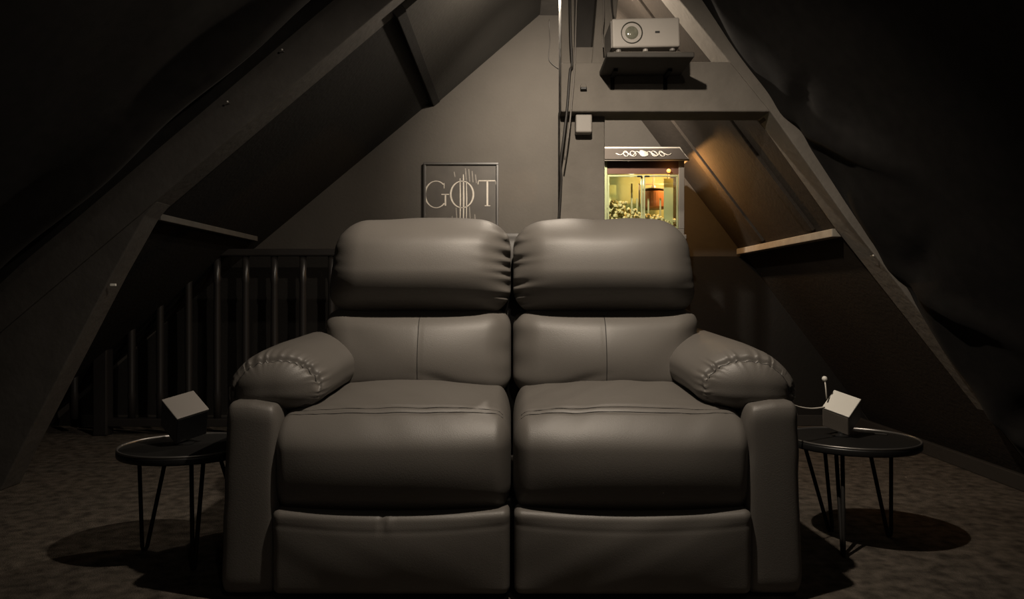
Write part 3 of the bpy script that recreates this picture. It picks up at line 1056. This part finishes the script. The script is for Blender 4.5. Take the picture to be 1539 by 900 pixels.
f_ = [bm.verts.new(c_) for c_ in cen]
mid = bm.verts.new(onpanel(0.5, 0.47, 0.012))
for i in range(12):
    bm.faces.new((f_[i], f_[(i + 1) % 12], mid))
obj('crest', bm, 'pop_trim', can)
obj('stud', lathe([(0, 0.004), (0.004, 0.003), (0.005, 0), (0, 0)], 12, axis='y', center=(X_(945), 0.003, Z_(242))), 'pin', pm)
# kettle, hanger, popcorn, lamp
kx, ky = X_(983, PY + 0.2), 0.20
kt = obj('kettle', lathe([(0, -0.06), (0.055, -0.06), (0.066, -0.05), (0.066, 0.03), (0.05, 0.042), (0, 0.046)], 32, center=(kx, ky, Z_(298, PY + 0.2))), 'kettle', pm, smooth=False)
obj('lid', lathe([(0, 0.0), (0.07, 0.0), (0.07, 0.004), (0.015, 0.010), (0.012, 0.022), (0, 0.022)], 32, center=(kx, ky, Z_(298, PY + 0.2) + 0.046)), 'pop_silver', kt)
obj('hanger', bx(kx - 0.006, kx + 0.006, ky - 0.006, ky + 0.006, Z_(298, PY + 0.2) + 0.06, zt + 0.02), 'pop_silver', kt)
obj('hanger_arm', bx(kx - 0.085, kx + 0.085, ky - 0.004, ky + 0.004, Z_(276, PY + 0.2) - 0.006, Z_(276, PY + 0.2)), 'pop_silver', kt)
for x in (kx - 0.08, kx + 0.08):
    obj('hanger_rod', bx(x - 0.004, x + 0.004, ky - 0.004, ky + 0.004, Z_(310, PY + 0.2), Z_(276, PY + 0.2)), 'pop_silver', kt)
obj('inner_panel', bx(X_(1001), X_(1015), 0.05, 0.056, zc0, zg1 - 0.01), 'pop_inside', pm)
obj('inner_panel', bx(xl + 0.012, X_(938), 0.30, 0.306, zc0, zg1 - 0.01), 'pop_inside', pm)
for px in (950, 958, 975, 993):
    obj('inner_rod', bx(X_(px, PY + 0.1) - 0.004, X_(px, PY + 0.1) + 0.004, 0.10, 0.108, zc0, Z_(298, PY + 0.1) if px != 950 else Z_(276, PY + 0.1)), 'pop_frame', pm)
bm = bmesh.new()
base_ico = None
for k in range(620):
    x = random.uniform(xl + 0.03, xr_ - 0.04); y = random.uniform(0.03, DEP - 0.03)
    hgt = 0.06 + 0.09 * math.exp(-((x - xl - 0.08) / 0.10) ** 2)
    z = zc0 + 0.012 + random.random() * hgt
    t = bmesh.new()
    bmesh.ops.create_icosphere(t, subdivisions=1, radius=random.uniform(0.009, 0.014))
    for v in t.verts:
        v.co *= random.uniform(0.75, 1.25)
    bmesh.ops.translate(t, vec=(x, y, z), verts=t.verts)
    merge(bm, t)
pc_ = obj('popcorn', bm, 'popcorn', pm)
pc_['kind'] = 'stuff'
wb = bmesh.new(); bmesh.ops.create_uvsphere(wb, u_segments=16, v_segments=10, radius=0.011)
bmesh.ops.translate(wb, vec=(X_(1005), -0.006, Z_(257)), verts=wb.verts)
obj('warning_light', wb, 'warmer_bulb', pm, smooth=True)
ld = bpy.data.lights.new('warning_glow', 'POINT'); ld.energy = 0.05; ld.color = (1.0, 0.50, 0.16); ld.shadow_soft_size = 0.008
lo_ = bpy.data.objects.new('warning_glow', ld); col.objects.link(lo_); lo_.parent = pm
lo_.location = (X_(1005) + 0.004, -0.027, Z_(257) - 0.002)
ld = bpy.data.lights.new('heat_lamp', 'POINT'); ld.energy = 10.0; ld.color = (1.0, 0.50, 0.16); ld.shadow_soft_size = 0.010
lo_ = bpy.data.objects.new('heat_lamp', ld); col.objects.link(lo_); lo_.parent = pm
lo_.location = (xr_ - 0.020, 0.10, zt - 0.045)
obj('heat_lamp_holder', lathe([(0, 0.03), (0.014, 0.03), (0.014, 0.0), (0, 0.0)], 16, center=(xr_ - 0.020, 0.10, zt - 0.027)), 'pop_silver', pm)
# tubular lamp under the canopy, inside the case
obj('case_lamp', tube([(xl + 0.08, 0.20, zt - 0.004), (xl + 0.20, 0.20, zt - 0.004)], 0.008, seg=12), 'white_plastic', pm, smooth=True)
ld = bpy.data.lights.new('case_light', 'POINT'); ld.energy = PW_POP; ld.color = (1.0, 0.90, 0.46); ld.shadow_soft_size = 0.012
lo_ = bpy.data.objects.new('case_light', ld); col.objects.link(lo_); lo_.parent = pm
lo_.location = (xl + 0.17, 0.19, zg1 - 0.01)

# ------------------------------------------------------------------ lamps
def bulb_lamp(p, top, label, power, r=0.032, spot=None):
    t = empty('ceiling_lamp', (p[0], p[1], top), label, 'lamp')
    dz = p[2] - top
    obj('ceiling_rose', lathe([(0, 0), (0.045, 0), (0.045, -0.012), (0.012, -0.022), (0, -0.022)], 32), 'black_metal', t)
    obj('stem', lathe([(0, -0.02), (0.006, -0.02), (0.006, dz + 0.085), (0, dz + 0.085)], 12), 'black_metal', t, smooth=True)
    obj('socket', lathe([(0, dz + 0.10), (0.017, dz + 0.095), (0.019, dz + 0.05), (0.014, dz + 0.045), (0, dz + 0.045)], 24), 'black_metal', t)
    b = obj('bulb', lathe([(0, dz - 0.012), (0.014, dz - 0.008), (0.026, dz + 0.008), (0.029, dz + 0.022), (0.022, dz + 0.038), (0.013, dz + 0.050), (0, dz + 0.050)], 24), 'bulb', t, smooth=True)
    l = bpy.data.lights.new('bulb_light', 'POINT')
    l.energy = power; l.color = WARM; l.shadow_soft_size = r
    lo2 = bpy.data.objects.new('bulb_light', l); col.objects.link(lo2); lo2.parent = t
    lo2.location = (0, 0, dz - 0.012 - r - 0.002)
    if spot:
        l = bpy.data.lights.new('reflector_light', 'SPOT')
        l.energy = spot[0]; l.color = WARM; l.shadow_soft_size = r
        l.spot_size = R(96); l.spot_blend = 1.0
        d = (Vector(spot[1]) - Vector(p)).normalized()
        lo3 = bpy.data.objects.new('reflector_light', l); col.objects.link(lo3); lo3.parent = t
        lo3.location = (0, 0.045, dz - 0.012 - r - 0.002)
        lo3.rotation_euler = d.to_track_quat('-Z', 'Y').to_euler()
    return t


bulb_lamp(LAMP_B, 2.47, 'bare glowing bulb hanging behind the king post', PW_B, 0.02, (PW_B2, AIM_B))

def shaded_lamp(p, top, aim, label, power):
    t = empty('ceiling_lamp', (p[0], p[1], top), label, 'lamp')
    dz = p[2] - top
    d = (Vector(aim) - Vector(p)).normalized()
    rot = d.to_track_quat('-Z', 'Y').to_matrix()
    obj('ceiling_rose', lathe([(0, 0), (0.045, 0), (0.045, -0.012), (0.012, -0.022), (0, -0.022)], 32), 'black_metal', t)
    back = Vector((0, 0, dz)) - d * 0.10
    obj('stem', tube([Vector((0, 0, -0.02)), Vector((back.x, back.y, back.z + 0.06)), back], 0.007, seg=12), 'black_metal', t, smooth=True)

    def turned(prof, seg=32):
        bm = lathe(prof, seg)
        bmesh.ops.transform(bm, matrix=rot.to_4x4(), verts=bm.verts)
        bmesh.ops.translate(bm, vec=(0, 0, dz), verts=bm.verts)
        return bm
    obj('shade', turned([(0, 0.11), (0.03, 0.11), (0.036, 0.10), (0.060, 0.035), (0.057, 0.035), (0.033, 0.097), (0, 0.105)]), 'black_metal', t, smooth=True)
    obj('bulb', turned([(0, 0.02), (0.018, 0.025), (0.026, 0.045), (0.018, 0.075), (0.012, 0.10), (0, 0.10)], 24), 'bulb', t, smooth=True)
    l = bpy.data.lights.new('bulb_light', 'SPOT')
    l.energy = power; l.color = WARM; l.shadow_soft_size = 0.018
    l.spot_size = R(122); l.spot_blend = 1.0
    lo2 = bpy.data.objects.new('bulb_light', l); col.objects.link(lo2); lo2.parent = t
    lo2.location = (0, 0, dz)
    lo2.rotation_euler = rot.to_euler()
    return t


shaded_lamp(LAMP_A, 2.47, AIM_A, 'black shaded spot lamp hanging above the front of the sofa', PW_A)

bulb_lamp(FILL_LAMP, 2.33, 'added fill bulb, unseen behind the camera near the projection screen', PW_FILL, 0.03)
# ------------------------------------------------------------------ unseen projection screen, added to bounce weak fill
ps2 = empty('fill_screen', (0, YF + 0.02, 0.7), 'unseen white projection screen added for weak fill on the sofa', 'screen')
obj('surface', bx(-0.95, 0.95, -0.01, 0.0, 0.0, 1.07), 'screen', ps2)
for a, b, c, d in ((-0.98, 0.98, 1.07, 1.10), (-0.98, 0.98, -0.03, 0.0), (-0.98, -0.95, 0.0, 1.07), (0.95, 0.98, 0.0, 1.07)):
    obj('border', bx(a, b, -0.015, 0.006, c, d), 'black_plastic', ps2)
